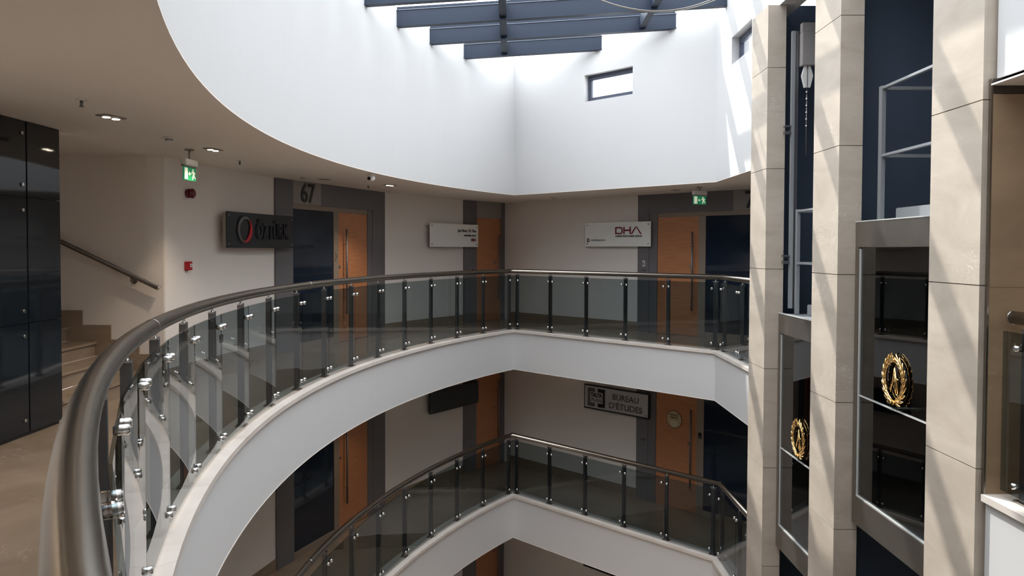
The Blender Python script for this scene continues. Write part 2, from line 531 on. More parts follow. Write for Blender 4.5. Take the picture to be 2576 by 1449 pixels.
# skylight -----------------------------------------------------------------------
sky = empty('skylight', (0, 0, 0), kind='structure')
tag(sky, label='navy steel skylight frame with glass panes over the well')
def well_x(y):
    """left and right ends of the well at depth y"""
    xl = OC.x - math.sqrt(RV ** 2 - (y - OC.y) ** 2)
    xr = min(XC, SB - y, SB - (2 * YM - y))
    return xl, xr
def slope_box(x0, x1, y0, y1, d0, d1):
    v = []
    for d in (d0, d1):
        for (x, y) in ((x0, y0), (x1, y0), (x1, y1), (x0, y1)):
            v.append((x, y, roof_z(x) + d))
    return mesh(v, BOXF)
beam_y = [13.2 - 1.02 * k for k in range(12)]
for y in beam_y:
    xl, xr = well_x(y)
    if xr - xl < 0.4: continue
    xl -= 0.06; xr += 0.06
    b = link('beam', slope_box(xl, xr, y - 0.045, y + 0.045, -0.262, -0.052), 'navy_steel', sky)
    link('beam_flange', slope_box(xl, xr, y - 0.052, y + 0.052, -0.274, -0.262), 'navy_steel', b)
    link('beam_ledge', slope_box(xl, xr, y - 0.058, y + 0.058, -0.052, -0.044), 'navy_edge', b)
    link('glazing_bar', slope_box(xl, xr, y - 0.034, y + 0.034, -0.044, 0.0), 'navy_steel', b)
for x in (-0.14, 1.98):
    ys = [y for y in beam_y if well_x(y)[0] < x - 0.1 and well_x(y)[1] > x + 0.1]
    for k in range(len(ys) - 1):
        q = link('purlin', slope_box(x - 0.05, x + 0.05, ys[k + 1] + 0.046, ys[k] - 0.046, -0.235, -0.06), 'navy_steel', sky)
ey = [14.6] + beam_y + [0.2]
for k in range(len(ey) - 1):
    ya, yb = ey[k + 1], ey[k]
    xa = min(well_x(min(max(ya, 0.5), 14.4))[0], well_x(min(max(yb, 0.5), 14.4))[0])
    xs = [-2.45, -0.14, 1.98, 3.24]
    for j in range(3):
        if k == 0 and j == 2: continue
        link('glass_pane', slope_box(xs[j] + 0.004, xs[j + 1] - 0.004, ya + 0.004, yb - 0.004, 0.002, 0.014), 'sky_glass', sky)

# windows -------------------------------------------------------------------------
def window(name, o, rz, w, h, label):
    e = empty(name, o, rz, label=label, kind='structure')
    f = 0.075; d0, d1 = 0.10, 0.15
    for (a, b, c, d) in ((0, w, 0, f), (0, w, h - f * 1.15, h)):
        box('frame_rail', (a, d0, c), (b, d1, d), 'frame_navy', e, 0.004)
    for (a, b) in ((0, f), (w - f, w)):
        box('frame_stile', (a, d0, f), (b, d1, h - f * 1.15), 'frame_navy', e, 0.004)
    box('pane', (f - 0.01, 0.12, f - 0.01), (w - f + 0.01, 0.126, h - f * 1.15 + 0.01), 'window_glass', e)
    return e
xw = (1.215 - cAB.x) * 1.41421
window('window_1', (cAB.x + xw * 0.70711, cAB.y - xw * 0.70711, 4.005), -PI / 4, 0.71 * 1.41421, 0.45, 'small navy framed window high in the straight white wall')
window('window_2', (XC, 10.86, 4.04), -PI / 2, 0.91, 0.37, 'small navy framed window in the sunlit white wall')

# ------------------------------------------------------------------ lift columns
JOINTS = [-9.3, -8.93, -7.79, -6.655, -5.52, -4.385, -3.25, -2.115, -0.98, 0.155, 1.29, 2.425, 3.56, 4.26]
XF = 2.87
def column(y0, y1, label, xw=0.205):
    e = empty('marble_column', (XF + 0.1, (y0 + y1) / 2, -9.3), label=label, cat='column', group='marble columns between the lifts')
    X, Y, Z = XF + 0.1, (y0 + y1) / 2, -9.3
    hy = (y1 - y0) / 2
    box('core', (-0.08, -hy + 0.02, 0), (xw - 0.1 - 0.002, hy - 0.02, 4.26 + 9.3 - 0.01), 'column_marble', e)
    for k in range(len(JOINTS) - 1):
        a, b = JOINTS[k] + 9.3 + 0.003, JOINTS[k + 1] + 9.3 - 0.003
        box('marble_slab', (-0.1, -hy, a), (-0.078, hy, b), 'column_marble', e)
        box('marble_slab', (-0.0775, -hy, a), (xw - 0.1, -hy + 0.022, b), 'column_marble', e)
        box('marble_slab', (-0.0775, hy - 0.022, a), (xw - 0.1, hy, b), 'column_marble', e)
    return e
column(8.92, 9.50, 'beige marble lift column beside the sunlit white wall, the farthest of three')
column(6.94, 7.527, 'beige marble lift column standing between the two glass lifts')
column(4.83, 5.417, 'beige marble lift column beside the brown stone lobby wall, the nearest of three', xw=0.205)

# lift shaft lining
for lo, hi in (((4.9, 4.9, -9.3), (5.0, 9.45, 5.1)), ((3.06, 9.40, -9.3), (4.9, 9.45, 4.4)), ((3.08, 7.19, -9.3), (4.9, 7.27, 4.9)), ((3.06, 4.86, -9.3), (4.9, 4.92, 5.1)),
               ((3.245, 4.92, 4.9), (4.9, 9.40, 5.0))):
    tag(link('wall_shaft', box_mesh(lo, hi), 'shaft_dark'), kind='structure', label='dark glass lining of the lift shaft')

# lobby wall at the right edge
def lobby(i):
    z = LV[i]
    e = empty('wall_lobby', (2.915, 4.80, z), kind='structure', label='brown marble lobby wall beside the near lift column on the %s floor' % FLN[i])
    zz = [0.0, 1.28, 2.455]
    for k in range(2):
        for j in range(2):
            box('stone_panel', (0.0 + j * 0.86, 0, zz[k] + 0.001), (0.858 + j * 0.86, 0.03, zz[k + 1] - 0.001), 'brown_marble', e)
    box('frieze_panel', (0.0, -0.002, 2.457), (1.72, 0.03, 2.547), 'dark_marble', e)
    box('metal_edge', (-0.012, 0.0, 0.0), (-0.001, 0.026, 2.547), 'steel', e)
for i in range(3): lobby(i)
o = link('ceiling', box_mesh((2.95, 3.0, 2.547), (4.7, 4.80, 2.62)), 'ceiling_paint'); tag(o, kind='structure', label='ceiling of the lift lobby at the right edge')

# ------------------------------------------------------------------ glass lifts
def wreath(parent, c):
    """gold laurel wreath standing in the local y/z plane, facing local -x"""
    r = 0.152
    ringpts = [(c[0], c[1] + r * math.cos(2 * PI * k / 40), c[2] + r * 1.12 * math.sin(2 * PI * k / 40)) for k in range(40)]
    w = link('wreath', tube_mesh(ringpts, 0.010, 8, closed=True), 'gold', parent)
    w['label'] = 'gold laurel wreath emblem'
    # one leaf, pointing along +z, bulged
    n = 6; v = []; f = []
    for i in range(n + 1):
        t = i / n; hw = 0.0135 * math.sin(PI * min(1, t * 0.94 + 0.06)) ** 0.8
        zz = t * 0.085; bend = 0.008 * math.sin(PI * t)
        v += [(-0.003 - bend, -hw, zz), (-0.008 - bend, 0, zz), (-0.003 - bend, hw, zz), (0.003 - bend * 0.6, 0, zz)]
    for i in range(n):
        k = 4 * i
        for j in range(4):
            f.append((k + j, k + (j + 1) % 4, k + 4 + (j + 1) % 4, k + 4 + j))
    f += [(0, 3, 2, 1), tuple(4 * n + j for j in range(4))]
    leaf = mesh(v, f, True)
    for p in leaf.polygons: p.use_smooth = True
    leaf.materials.append(MATS['gold'])
    for side in (-1, 1):
        for k in range(9):
            a = -PI / 2 + side * (0.18 + k * 0.30)
            for q in (-1, 0, 1):
                rr = r + q * 0.010
                yy = c[1] + rr * math.cos(a); zz = c[2] + rr * 1.12 * math.sin(a)
                ta = a + side * PI / 2                     # direction of growth in the y/z plane
                rot = Matrix.Rotation(ta - PI / 2 - side * q * 0.26, 4, 'X')
                link('leaf', leaf, 'gold', w, mw=Matrix.Translation((c[0] - 0.003 - 0.004 * (1 - abs(q)), yy, zz)) @ rot)
    bud = cyl_mesh(0.017, 0.02, 10, 'X', r2=0.008)
    for (dy, dz) in ((0, 0.185), (0.015, 0.160), (-0.015, 0.160), (0.025, -0.175), (-0.025, -0.175)):
        link('bud', bud, 'gold', w, mw=Matrix.Translation((c[0] - 0.018, c[1] + dy, c[2] + dz)))
    # monogram inside
    def bar(p, q, wd):
        d = Vector((0, q[0] - p[0], q[1] - p[1])); L = d.length
        link('monogram_stroke', tube_mesh([(c[0], c[1] + p[0], c[2] + p[1]), (c[0], c[1] + q[0], c[2] + q[1])], wd, 6), 'gold', w)
    bar((0.0, 0.10), (0.062, -0.10), 0.006); bar((0.0, 0.10), (-0.055, -0.10), 0.006); bar((0.0, 0.05), (-0.02, -0.10), 0.004)
    arc = [(c[0], c[1] + 0.075 - 0.135 * t, c[2] - 0.085 + 0.10 * math.sin(PI * 0.62 * t) ** 0.9) for t in [k / 10 for k in range(11)]]
    link('monogram_stroke', tube_mesh(arc, 0.005, 6), 'gold', w)
    return w

def lift(y0, y1, ztop, label):
    e = empty('glass_lift', (3.02, (y0 + y1) / 2, ztop - 2.65), label=label, cat='lift', group='glass panorama lifts')
    hy = (y1 - y0) / 2
    Hc = 2.65; t = 0.05
    box('top_rail', (0, -hy, Hc - 0.22), (t, hy, Hc), 'brushed_dark', e, 0.004)
    box('bottom_rail', (0, -hy, 0), (t, hy, 0.25), 'brushed_dark', e, 0.004)
    for s in (-1, 1):
        a, b = sorted((s * hy, s * (hy - 0.07)))
        st = box('stile', (0, a, 0.251), (t, b, Hc - 0.221), 'brushed_dark', e, 0.003)
        a, b = sorted((s * (hy - 0.071), s * (hy - 0.085)))
        box('bright_bead', (0.006, a, 0.262), (0.03, b, Hc - 0.232), 'pale_bead', st)
    br = box('bright_bead', (0.004, -hy + 0.072, 0.251), (0.046, hy - 0.072, 0.262), 'pale_bead', e)
    box('lit_edge_strip', (-0.003, -hy, Hc + 0.0005), (0.03, hy, Hc + 0.010), 'pale_bead', e)  # pale strip added to stand for the lit top edge
    zj = 1.14
    g1 = box('glass_pane', (0.018, -hy + 0.086, zj + 0.006), (0.028, hy - 0.086, Hc - 0.222), 'lift_glass', e)
    g2 = box('glass_pane', (0.018, -hy + 0.086, 0.264), (0.028, hy - 0.086, zj - 0.006), 'lift_glass', e)
    box('glass_joint', (0.010, -hy + 0.086, zj - 0.0058), (0.034, hy - 0.086, zj + 0.0058), 'pale_bead', e)  # pale bar on the joint, sunlit glass edge put into its colour
    wreath(e, (0.0, 0.0, 1.38))
    # cabin body behind the glass
    box('cabin_floor', (0.051, -hy, 0.0), (1.45, hy, 0.12), 'brushed_dark', e)
    box('cabin_roof', (0.051, -hy, Hc - 0.14), (1.45, hy, Hc - 0.004), 'galvanised', e)
    box('cabin_back', (1.40, -hy, 0.121), (1.45, hy, Hc - 0.141), 'black_glass', e)
    for s in (-1, 1):
        a, b = sorted((s * hy, s * (hy - 0.04)))
        box('cabin_side', (0.051, a, 0.121), (1.399, b, Hc - 0.141), 'black_glass', e)
        tube('cabin_handrail', [(0.25, s * (hy - 0.09), 1.02), (1.35, s * (hy - 0.09), 1.02)], 0.018, 'steel', e)
    # service railing and machine box on the roof
    box('machine_box', (0.24, -hy + 0.05, Hc), (1.2, hy - 0.22, Hc + 0.115), 'galvanised', e, 0.006)
    for (xx, yy) in ((0.17, hy - 0.10), (1.30, hy - 0.10), (0.17, -hy + 0.10)):
        box('railing_post', (xx - 0.02, yy - 0.028, Hc), (xx + 0.02, yy + 0.028, Hc + 1.17), 'galvanised', e, 0.003)
    for zz in (0.57, 1.15):
        box('railing_bar', (0.152, -hy + 0.12, Hc + zz - 0.012), (0.188, hy - 0.13, Hc + zz + 0.012), 'galvanised', e, 0.003)
        box('railing_bar', (0.195, hy - 0.115, Hc + zz - 0.016), (1.28, hy - 0.085, Hc + zz + 0.016), 'galvanised', e, 0.003)
    return e
lift(5.435, 6.925, 1.75, 'near glass lift with gold wreath, between the two nearest marble columns')
fl = lift(7.545, 8.90, 0.79, 'far glass lift with gold wreath, hanging lower behind the middle column')

box('paper_tag', (0.135, -0.12, 3.66), (0.139, 0.02, 3.78), 'white_plastic', fl)

def guide_rail(x, y, z0, z1, label, brackets=True):
    e = empty('guide_rail', (x, y, z0), label=label, cat='lift rail', group='lift guide rails')
    box('rail', (-0.02, -0.02, 0), (0.02, 0.02, z1 - z0), 'galvanised', e, 0.003)
    box('rail_web', (0.0205, -0.006, 0), (0.06, 0.006, z1 - z0), 'post_steel', e)
    if brackets:
        z = 0.5
        while z < z1 - z0:
            box('bracket', (-0.09, -0.03, z), (-0.021, 0.03, z + 0.035), 'post_steel', e)
            box('bracket', (-0.09, -0.03, z + 0.08), (-0.021, 0.03, z + 0.10), 'post_steel', e)
            z += 1.45
    return e
guide_rail(3.135, 8.86, 0.85, 3.95, 'galvanised guide rail above the far glass lift')
guide_rail(4.55, 5.46, 1.95, 4.75, 'galvanised guide rail in the near lift shaft', False)

e = empty('rope_hitch', (3.27, 8.80, 2.86), label='grey rope anchor with steel wedge socket hanging in the far lift shaft', cat='rope anchor')
box('anchor_box', (-0.07, -0.05, 0.69), (0.07, 0.05, 1.06), 'grey_plastic', e, 0.004)
box('anchor_beam', (-0.07, -0.04, 1.06), (0.45, 0.04, 1.16), 'grey_plastic', e, 0.004)
for s in (-1, 1):
    prism('wedge_plate', [(s * 0.008, 0.45), (s * 0.03, 0.45), (s * 0.062, 0.58), (s * 0.03, 0.69), (s * 0.008, 0.69)], -0.02, 0.02, 'white_plastic', e)
for k in range(6):
    cyl('rope_clip', (0, 0, 0.40 - k * 0.075), 0.016, 0.018, 'bright_steel', e, 10)
tube('rope', [(0, 0, 0.44), (0, 0, -0.3)], 0.007, 'post_steel', e, 8)

# ------------------------------------------------------------------ glass balustrades
POST = box_mesh((-0.025, -0.022, 0.0), (0.025, 0.022, 1.022))
BASE = box_mesh((-0.055, -0.04, 0.0), (0.055, 0.04, 0.010))
STEM = cyl_mesh(0.009, 0.055, 10)
SADDLE = box_mesh((-0.045, -0.018, 0.0), (0.045, 0.018, 0.008))
CLAMP = cyl_mesh(0.018, 0.050, 14, 'Y', bevel=0.004)
for m, k in ((POST, 'post_steel'), (BASE, 'steel'), (STEM, 'bright_steel'), (SADDLE, 'bright_steel'), (CLAMP, 'bright_steel')):
    m.materials.append(MATS[k])
RAILZ = 1.10
def balustrade(i, fittings=True):
    z = LV[i] + 0.008
    e = empty('glass_balustrade', (0, 0, 0), cat='balustrade', group='glass balustrades around the well',
              label=['smoked glass balustrade with steel handrail around the upper gallery, the nearest one',
                     'smoked glass balustrade with steel handrail around the middle gallery, one floor down',
                     'smoked glass balustrade around the lowest gallery, two floors down'][i])
    ys = 4.75
    pr = path(0.135, yn=9.46, ys=ys); pg = path(0.075, yn=9.46, ys=ys)
    rail = [(p.x, p.y, z + RAILZ - 0.008) for p in pr]
    hr = tube('handrail', rail, 0.040, 'steel', e, 20)
    runs = split(pr); runsg = split(pg)
    ringm = cyl_mesh(0.0425, 0.012, 20)
    def collar(p, d):
        q = Vector((d.x, d.y, 0)).to_track_quat('Z', 'Y').to_matrix().to_4x4()
        link('collar', ringm, 'bright_steel', hr, mw=Matrix.Translation((p.x, p.y, z + RAILZ - 0.008)) @ q)
    for r in (0, 1, 2, 3):
        collar(runs[r][-1], (runs[r][-1] - runs[r][-2]).normalized())
    La = sum(polylen(runs[2]))
    for s in (6.6, 11.35, 15.6):
        p = point_at(runs[2], s); d = point_at(runs[2], s + 0.01) - p
        collar(p, d)
    collar(runs[4][-1] + Vector((0, 0.0)), Vector((0, -1)))
    for r, (rp, rg) in enumerate(zip(runs, runsg)):
        L = sum(polylen(rp)); Lg = sum(polylen(rg))
        e0 = 0.12; e1 = 0.12
        if r == 0: e0 = 0.35
        if r == 4: e1 = 0.14
        if L < 0.6: continue
        n = max(1, round((L - e0 - e1) / 0.86))
        ps = [e0 + (L - e0 - e1) * k / n for k in range(n + 1)]
        for s in ps:
            p = point_at(rp, s); d = (point_at(rp, min(L, s + 0.02)) - point_at(rp, max(0, s - 0.02))).normalized()
            M = Matrix.Translation((p.x, p.y, z)) @ Matrix.Rotation(math.atan2(d.y, d.x), 4, 'Z')
            po = link('post', POST, None, e, mw=M)
            link('base_plate', BASE, None, po)
            link('saddle', SADDLE, None, po, mw=Matrix.Translation((0, 0, 1.0225)))
            link('stem', STEM, None, po, mw=Matrix.Translation((0, 0, 1.047)))
        st = [0.0] + ps[1:-1] + [L]
        for k in range(len(st) - 1):
            a = point_at(rg, st[k] * Lg / L); b = point_at(rg, st[k + 1] * Lg / L)
            d = (b - a).normalized(); Lp = (b - a).length
            ga, gb = 0.005, Lp - 0.005
            M = Matrix.Translation((a.x, a.y, z)) @ Matrix.Rotation(math.atan2(d.y, d.x), 4, 'Z')
            pane = link('glass_pane', box_mesh((ga, -0.005, 0.045), (gb, 0.005, 1.012)), 'rail_glass', e, mw=M)
            if fittings:
                xa = 0.05 if k > 0 else (e0)
                xb = Lp - (0.05 if k < len(st) - 2 else e1)
                # local +y points into the well or away from it: sign by the outline's winding
                for xx in (xa, xb):
                    for zz in (0.105, 0.92):
                        link('clamp', CLAMP, None, pane, mw=Matrix.Translation((xx, 0, zz)))
    return e
balustrade(0); balustrade(1); balustrade(2, False)

# ------------------------------------------------------------------ office doors
def frame_of(a, b):
    d = b - a
    return math.atan2(d.y, d.x), d.length

def pull(e, x, z0, z1, mat='post_steel'):
    hd = tube('pull_handle', [(x, -0.075, z0), (x, -0.075, z1)], 0.016, mat, e, 10)
    for zz in (z0 + 0.25, z1 - 0.25):
        tube('handle_stud', [(x, -0.075, zz), (x, -0.02, zz)], 0.010, 'bright_steel', hd, 8)

def office_door(n, org, rz, L, z, top, plan, label, number=None, num_x=None, sill=True):
    """plan: dict of extents along the wall"""
    e = empty('door_%d' % n, (org.x, org.y, z), rz, kind='structure', label=label)
    y0 = -0.03
    hb = 2.165
    p = plan
    # grey stone cladding
    box('side_panel', (p['pl'][0], y0, 0), (p['pl'][1], 0.02, top), 'grey_cladding', e)
    box('side_panel', (p['pr'][0], y0, 0), (p['pr'][1], 0.02, top), 'grey_cladding', e)
    a, b = p['pl'][1], p['pr'][0]
    if number:
        nx0, nx1 = num_x
        if nx0 > a + 0.01: box('header_panel', (a + 0.001, y0, hb), (nx0 - 0.001, 0.02, top), 'grey_cladding', e)
        npnl = box('number_panel', (nx0, y0 + 0.001, hb), (nx1, 0.02, top), 'grey_panel', e)
        text('door_number', number, 0.40, 'dark_number', npnl, (nx0 + nx1) / 2, hb + 0.035, y0, 'CENTER', 0.345 if len(number) > 1 else None, 0.006, 0.006)
        if nx1 < b - 0.01: box('header_panel', (nx1 + 0.001, y0, hb), (b - 0.001, 0.02, top), 'grey_cladding', e)
    else:
        box('header_panel', (a + 0.001, y0 + 0.004, hb), (b - 0.001, 0.02, top), 'grey_panel', e)
    # frame
    ft = 0.075
    if 'glass' in p:
        g0, g1 = p['glass']
        box('frame_head', (min(g0, p['leaf'][0]), -0.012, hb - ft), (max(g1, p['leaf'][1]), 0.02, hb - 0.001), 'taupe_frame', e)
        gp = box('side_glass', (g0, 0.0, 0.10), (g1, 0.018, hb - ft - 0.001), 'dark_glass', e)
        box('glass_bar', (g0 + 0.001, -0.004, 1.10), (g1 - 0.001, 0.0, 1.112), 'black_plastic', gp)
        box('frame_sill', (g0, -0.012, 0.0), (g1, 0.02, 0.099), 'taupe_frame', e)
        m0, m1 = p['mull']
        box('frame_mullion', (m0, -0.014, 0.0), (m1, 0.02, hb - ft - 0.001), 'taupe_frame', e)
    l0, l1 = p['leaf']
    lf = box('door_leaf', (l0 + 0.003, -0.006, 0.01), (l1 - 0.003, 0.018, (hb - ft - 0.003) if 'glass' in p else hb - 0.003), 'door_wood', e)
    if 'jamb' in p:
        box('jamb', (p['jamb'][0], -0.02, 0.0), (p['jamb'][1], 0.02, hb - 0.001), 'grey_cladding', e)
    pull(lf, p['handle'], 0.45, 1.82)
    cyl('lock', (p['handle'] - 0.07 * p.get('ls', 1), -0.012, 1.22), 0.022, 0.016, 'bright_steel', lf, 12, 'Y')
    return e

a67, b67 = arc_pt(14.91), arc_pt(27.04)
rz67, L67 = frame_of(a67, b67)
aS, bS = arc_pt(36.75), arc_pt(42.2)
rzS, LS = frame_of(aS, bS)
oB = CORN + sB * 3.43 - nB * 0.012
num = 0
words = ['on the upper floor', 'on the middle floor', 'on the lowest floor']
for i, z in enumerate(LV):
    top = CEILS[i] - z
    office_door(3 * i + 1, a67, rz67, L67, z, top,
                dict(pl=(0, 0.395), pr=(2.62, L67), glass=(0.396, 1.46), mull=(1.461, 1.60), leaf=(1.60, 2.47), jamb=(2.471, 2.619), handle=1.74, ls=1.6),
                'wide office entrance with dark side glass and wooden door ' + words[i],
                '67' if i == 0 else None, (0.40, 1.10))
    office_door(3 * i + 2, aS, rzS, LS, z, top,
                dict(pl=(0, 0.385), pr=(1.17, LS), leaf=(0.386, 1.169), handle=1.04),
                'narrow wooden door in the corner ' + words[i])
    office_door(3 * i + 3, oB, -PI / 4, 3.0, z, top,
                dict(pl=(0, 0.25), pr=(2.75, 3.1), jamb=(0.251, 0.42), leaf=(0.42, 1.27), mull=(1.27, 1.405), glass=(1.406, 2.749), handle=1.18),
                'office entrance with wooden door left of dark side glass ' + words[i],
                '7' if i == 0 else None, (1.93, 2.55))

# ------------------------------------------------------------------ signboards
def board(name, o, rz, w, h, z, mat, label, edge='sign_edge', th=0.045, off=0.05, screws=True, scol='post_steel', cat='sign'):
    e = empty(name, (o.x, o.y, z), rz, label=label, cat=cat)
    f = off + th
    b = box('board', (0, -f, 0), (w, -f + 0.012, h), mat, e, 0.002)
    box('backing_box', (0.01, -f + 0.0125, 0.01), (w - 0.01, -off, h - 0.01), edge, e)
    for (x, zz) in ((0.12 * w, h * 0.25), (0.12 * w, h * 0.75), (0.5 * w, h * 0.5)):
        box('standoff', (x - 0.015, -off, zz - 0.015), (x + 0.015, 0.0, zz + 0.015), 'post_steel', e)
    if screws:
        for x in (0.05, w - 0.05):
            for zz in (0.05, h - 0.05):
                cyl('screw', (x, -f - 0.003, zz), 0.012, 0.006, scol, e, 10, 'Y')
    return e, -f

def wallA_board(a0, a1, R=RA):
    p, q = arc_pt(a0, R), arc_pt(a1, R)
    rz, L = frame_of(p, q)
    return p, rz, L
# dark sign beside door 67: stands off the curved wall
p, rz, L = wallA_board(9.25, 16.0, RA - 0.03)
e, f = board('office_sign', p, rz, L, 0.455, 1.51, 'sign_black', 'dark glass company sign with red and silver ring beside door 67', 'sign_edge', 0.06, 0.05, True, 'silver_ring')
cx, cz = 0.40, 0.235
def crescent(name, r, c0, c1, a0, a1, w0, w1, mat, y, n=28):
    v = []; fc = []
    for k in range(n + 1):
        t = k / n; a = a0 + (a1 - a0) * t
        w = w0 + (w1 - w0) * math.sin(PI * t)
        for rr in (r - w, r):
            v.append((c0 + rr * math.cos(a), y, c1 + rr * math.sin(a)))
            v.append((c0 + rr * math.cos(a), y - 0.008, c1 + rr * math.sin(a)))
    for k in range(n):
        b = 4 * k
        fc += [(b + 1, b + 3, b + 7, b + 5), (b, b + 4, b + 6, b + 2), (b, b + 1, b + 5, b + 4), (b + 2, b + 6, b + 7, b + 3)]
    return link(name, mesh(v, fc, True), mat, e)
crescent('logo_back_ring', 0.185, cx, cz, 0, 2 * PI, 0.05, 0.05, 'letter_dark', f)  # dark raised ring behind the logo
crescent('logo_ring', 0.168, cx, cz, PI * 0.30, PI * 1.45, 0.020, 0.042, 'silver_ring', f - 0.009)
crescent('logo_crescent', 0.168, cx, cz, -PI * 0.62, PI * 0.32, 0.002, 0.058, 'red_print', f - 0.009)
text('lettering', 'ÖZTÜRK', 0.30, 'letter_dark', e, 0.66, 0.125, f, 'LEFT', 0.86, 0.006, 0.008)
p, rz, L = wallA_board(32.05, 38.05, RA - 0.03)
e, f = board('office_sign', p, rz, L, 0.455, 1.55, 'sign_white', 'white slogan sign beside the narrow corner door on the upper floor')
text('lettering', 'Just News, On Time', 0.085, 'letter_black', e, L - 0.07, 0.30, f, 'RIGHT', 0.60, 0.001)
text('lettering', 'www.dha.com.tr', 0.066, 'letter_black', e, L - 0.07, 0.215, f, 'RIGHT', 0.40, 0.001)
def dha(e, f, x, z, h, w, mat):
    """block letters D H A"""
    t = 0.19 * h; d = 0.28 * w
    o1 = [(x, z), (x + d * 0.86, z), (x + d, z + h * 0.16), (x + d, z + h * 0.84), (x + d * 0.86, z + h), (x, z + h)]
    # D as four strokes in one letter mesh
    def strokes(name, rects):
        vs = []; fs = []
        for poly in rects:
            k = len(vs); n = len(poly)
            vs += [(a, f - 0.008, b) for a, b in poly] + [(a, f, b) for a, b in poly]
            fs += [tuple(k + j for j in range(n)), tuple(k + 2 * n - 1 - j for j in range(n))]
            fs += [(k + j, k + j + n, k + (j + 1) % n + n, k + (j + 1) % n) for j in range(n)]
        link(name, mesh(vs, fs, True), mat, e)
    strokes('letter', [[(x, z), (x + t, z), (x + t, z + h), (x, z + h)],
                       [(x + t, z), (x + d * 0.8, z), (x + d, z + t), (x + t, z + t)],
                       [(x + t, z + h - t), (x + d, z + h - t), (x + d * 0.8, z + h), (x + t, z + h)],
                       [(x + d - t, z + t), (x + d, z + t), (x + d, z + h - t), (x + d - t, z + h - t)]])
    xh = x + d + 0.035 * w; dh = 0.28 * w
    strokes('letter', [[(xh, z), (xh + t, z), (xh + t, z + h), (xh, z + h)],
                       [(xh + dh - t, z), (xh + dh, z), (xh + dh, z + h), (xh + dh - t, z + h)],
                       [(xh + t, z + h * 0.42), (xh + dh - t, z + h * 0.42), (xh + dh - t, z + h * 0.62), (xh + t, z + h * 0.62)]])
    xa = xh + dh + 0.0 * w; da = x + w - xa
    strokes('letter', [[(xa, z), (xa + t * 1.2, z), (xa + da / 2 + t * 0.25, z + h), (xa + da / 2 - t * 0.55, z + h)],
                       [(xa + da - t * 1.2, z), (xa + da, z), (xa + da / 2 + t * 0.55, z + h), (xa + da / 2 - t * 0.25, z + h)]])
dha(e, f, L - 0.235, 0.115, 0.06, 0.165, 'letter_maroon')
oS = CORN + sB * 2.22
e, f = board('office_sign', oS, -PI / 4, 1.53, 0.455, 1.565, 'sign_white', 'white sign with dark red letters on the straight wall, upper floor')
dha(e, f, 0.735, 0.23, 0.135, 0.60, 'letter_maroon')
text('lettering', 'DEMİRÖREN HABER AJANSI', 0.045, 'letter_black', e, 0.735, 0.178, f, 'LEFT', 0.60, 0.001)
text('lettering', 'D', 0.095, 'letter_black', e, 0.045, 0.09, f, 'LEFT', None, 0.003)
text('lettering', 'DEMİRÖREN', 0.045, 'letter_grey', e, 0.15, 0.105, f, 'LEFT', 0.215, 0.0)
text('lettering', 'MEDYA', 0.045, 'letter_mid', e, 0.375, 0.105, f, 'LEFT', 0.12, 0.0)
# one floor down
p, rz, L = wallA_board(32.05, 38.15, RA - 0.03)
board('office_sign', p, rz, L, 0.455, -STOREY + 1.43, 'sign_black', 'blank black sign beside the narrow corner door on the middle floor', 'sign_black')
e, f = board('office_sign', oS, -PI / 4, 1.53, 0.475, -STOREY + 1.52, 'sign_black', 'grey and black framed sign on the straight wall, middle floor', 'sign_black', screws=False)
box('face', (0.025, f - 0.006, 0.03), (1.505, f - 0.0005, 0.445), 'sign_grey', e)
f -= 0.007
for s, mt in ((0, 'letter_grey'), (1, 'letter_dark')):
    def mx(x): return 0.31 - (0.31 - x) if s == 0 else 0.62 - x
    for (xa, xb, za, zb) in ((0.10, 0.155, 0.06, 0.415), (0.156, 0.275, 0.345, 0.415), (0.156, 0.275, 0.06, 0.13), (0.235, 0.275, 0.305, 0.344), (0.235, 0.275, 0.131, 0.16)):
        a, b = sorted((mx(xa), mx(xb)))
        if (za, zb) in ((0.305, 0.344), (0.131, 0.16)): continue
        box('logo_bracket', (a, f - 0.004, za), (b, f, zb), mt, e)
text('lettering', 'TALYA', 0.11, 'letter_dark', e, 0.31, 0.25, f - 0.001, 'CENTER', 0.27, 0.004)
text('lettering', 'PLAN', 0.095, 'letter_grey', e, 0.31, 0.155, f - 0.001, 'CENTER', 0.23, 0.0)
text('lettering', 'BUREAU', 0.155, 'letter_grey', e, 1.0, 0.255, f, 'CENTER', 0.60, 0.002)
text('lettering', "D'ÉTUDES", 0.155, 'letter_grey', e, 1.0, 0.085, f, 'CENTER', 0.76, 0.002)
cyl('screw', (1.47, f - 0.002, 0.06), 0.011, 0.006, 'letter_black', e, 10, 'Y')
board('office_sign', oS, -PI / 4, 1.53, 0.455, -2 * STOREY + 1.50, 'sign_black', 'black sign on the straight wall, lowest floor', 'sign_black')

# round sticker on the middle floor door
o = CORN + sB * 4.235 - nB * 0.0185
e = empty('door_sticker', (o.x, o.y, -STOREY + 1.59), -PI / 4, label='round cream mask notice stuck on the wooden door, middle floor', cat='sticker')
cyl('rim', (0, -0.002, 0), 0.165, 0.003, 'sticker_brown', e, 40, 'Y')
cyl('face', (0, -0.005, 0), 0.152, 0.003, 'sticker_cream', e, 40, 'Y')
text('lettering', 'MASKESİZ', 0.042, 'sticker_brown', e, 0, 0.065, -0.0066, 'CENTER', 0.18, 0.001, 0.0008)
text('lettering', 'GİRMEYİNİZ', 0.038, 'sticker_brown', e, 0, 0.018, -0.0066, 'CENTER', 0.15, 0.001, 0.0008)
prism('mask_shape', [(-0.075, -0.03), (-0.03, -0.018), (0.03, -0.018), (0.075, -0.03), (0.07, -0.09), (0.035, -0.125), (-0.035, -0.125), (-0.07, -0.09)], -0.0085, -0.0066, 'sticker_pale', e)
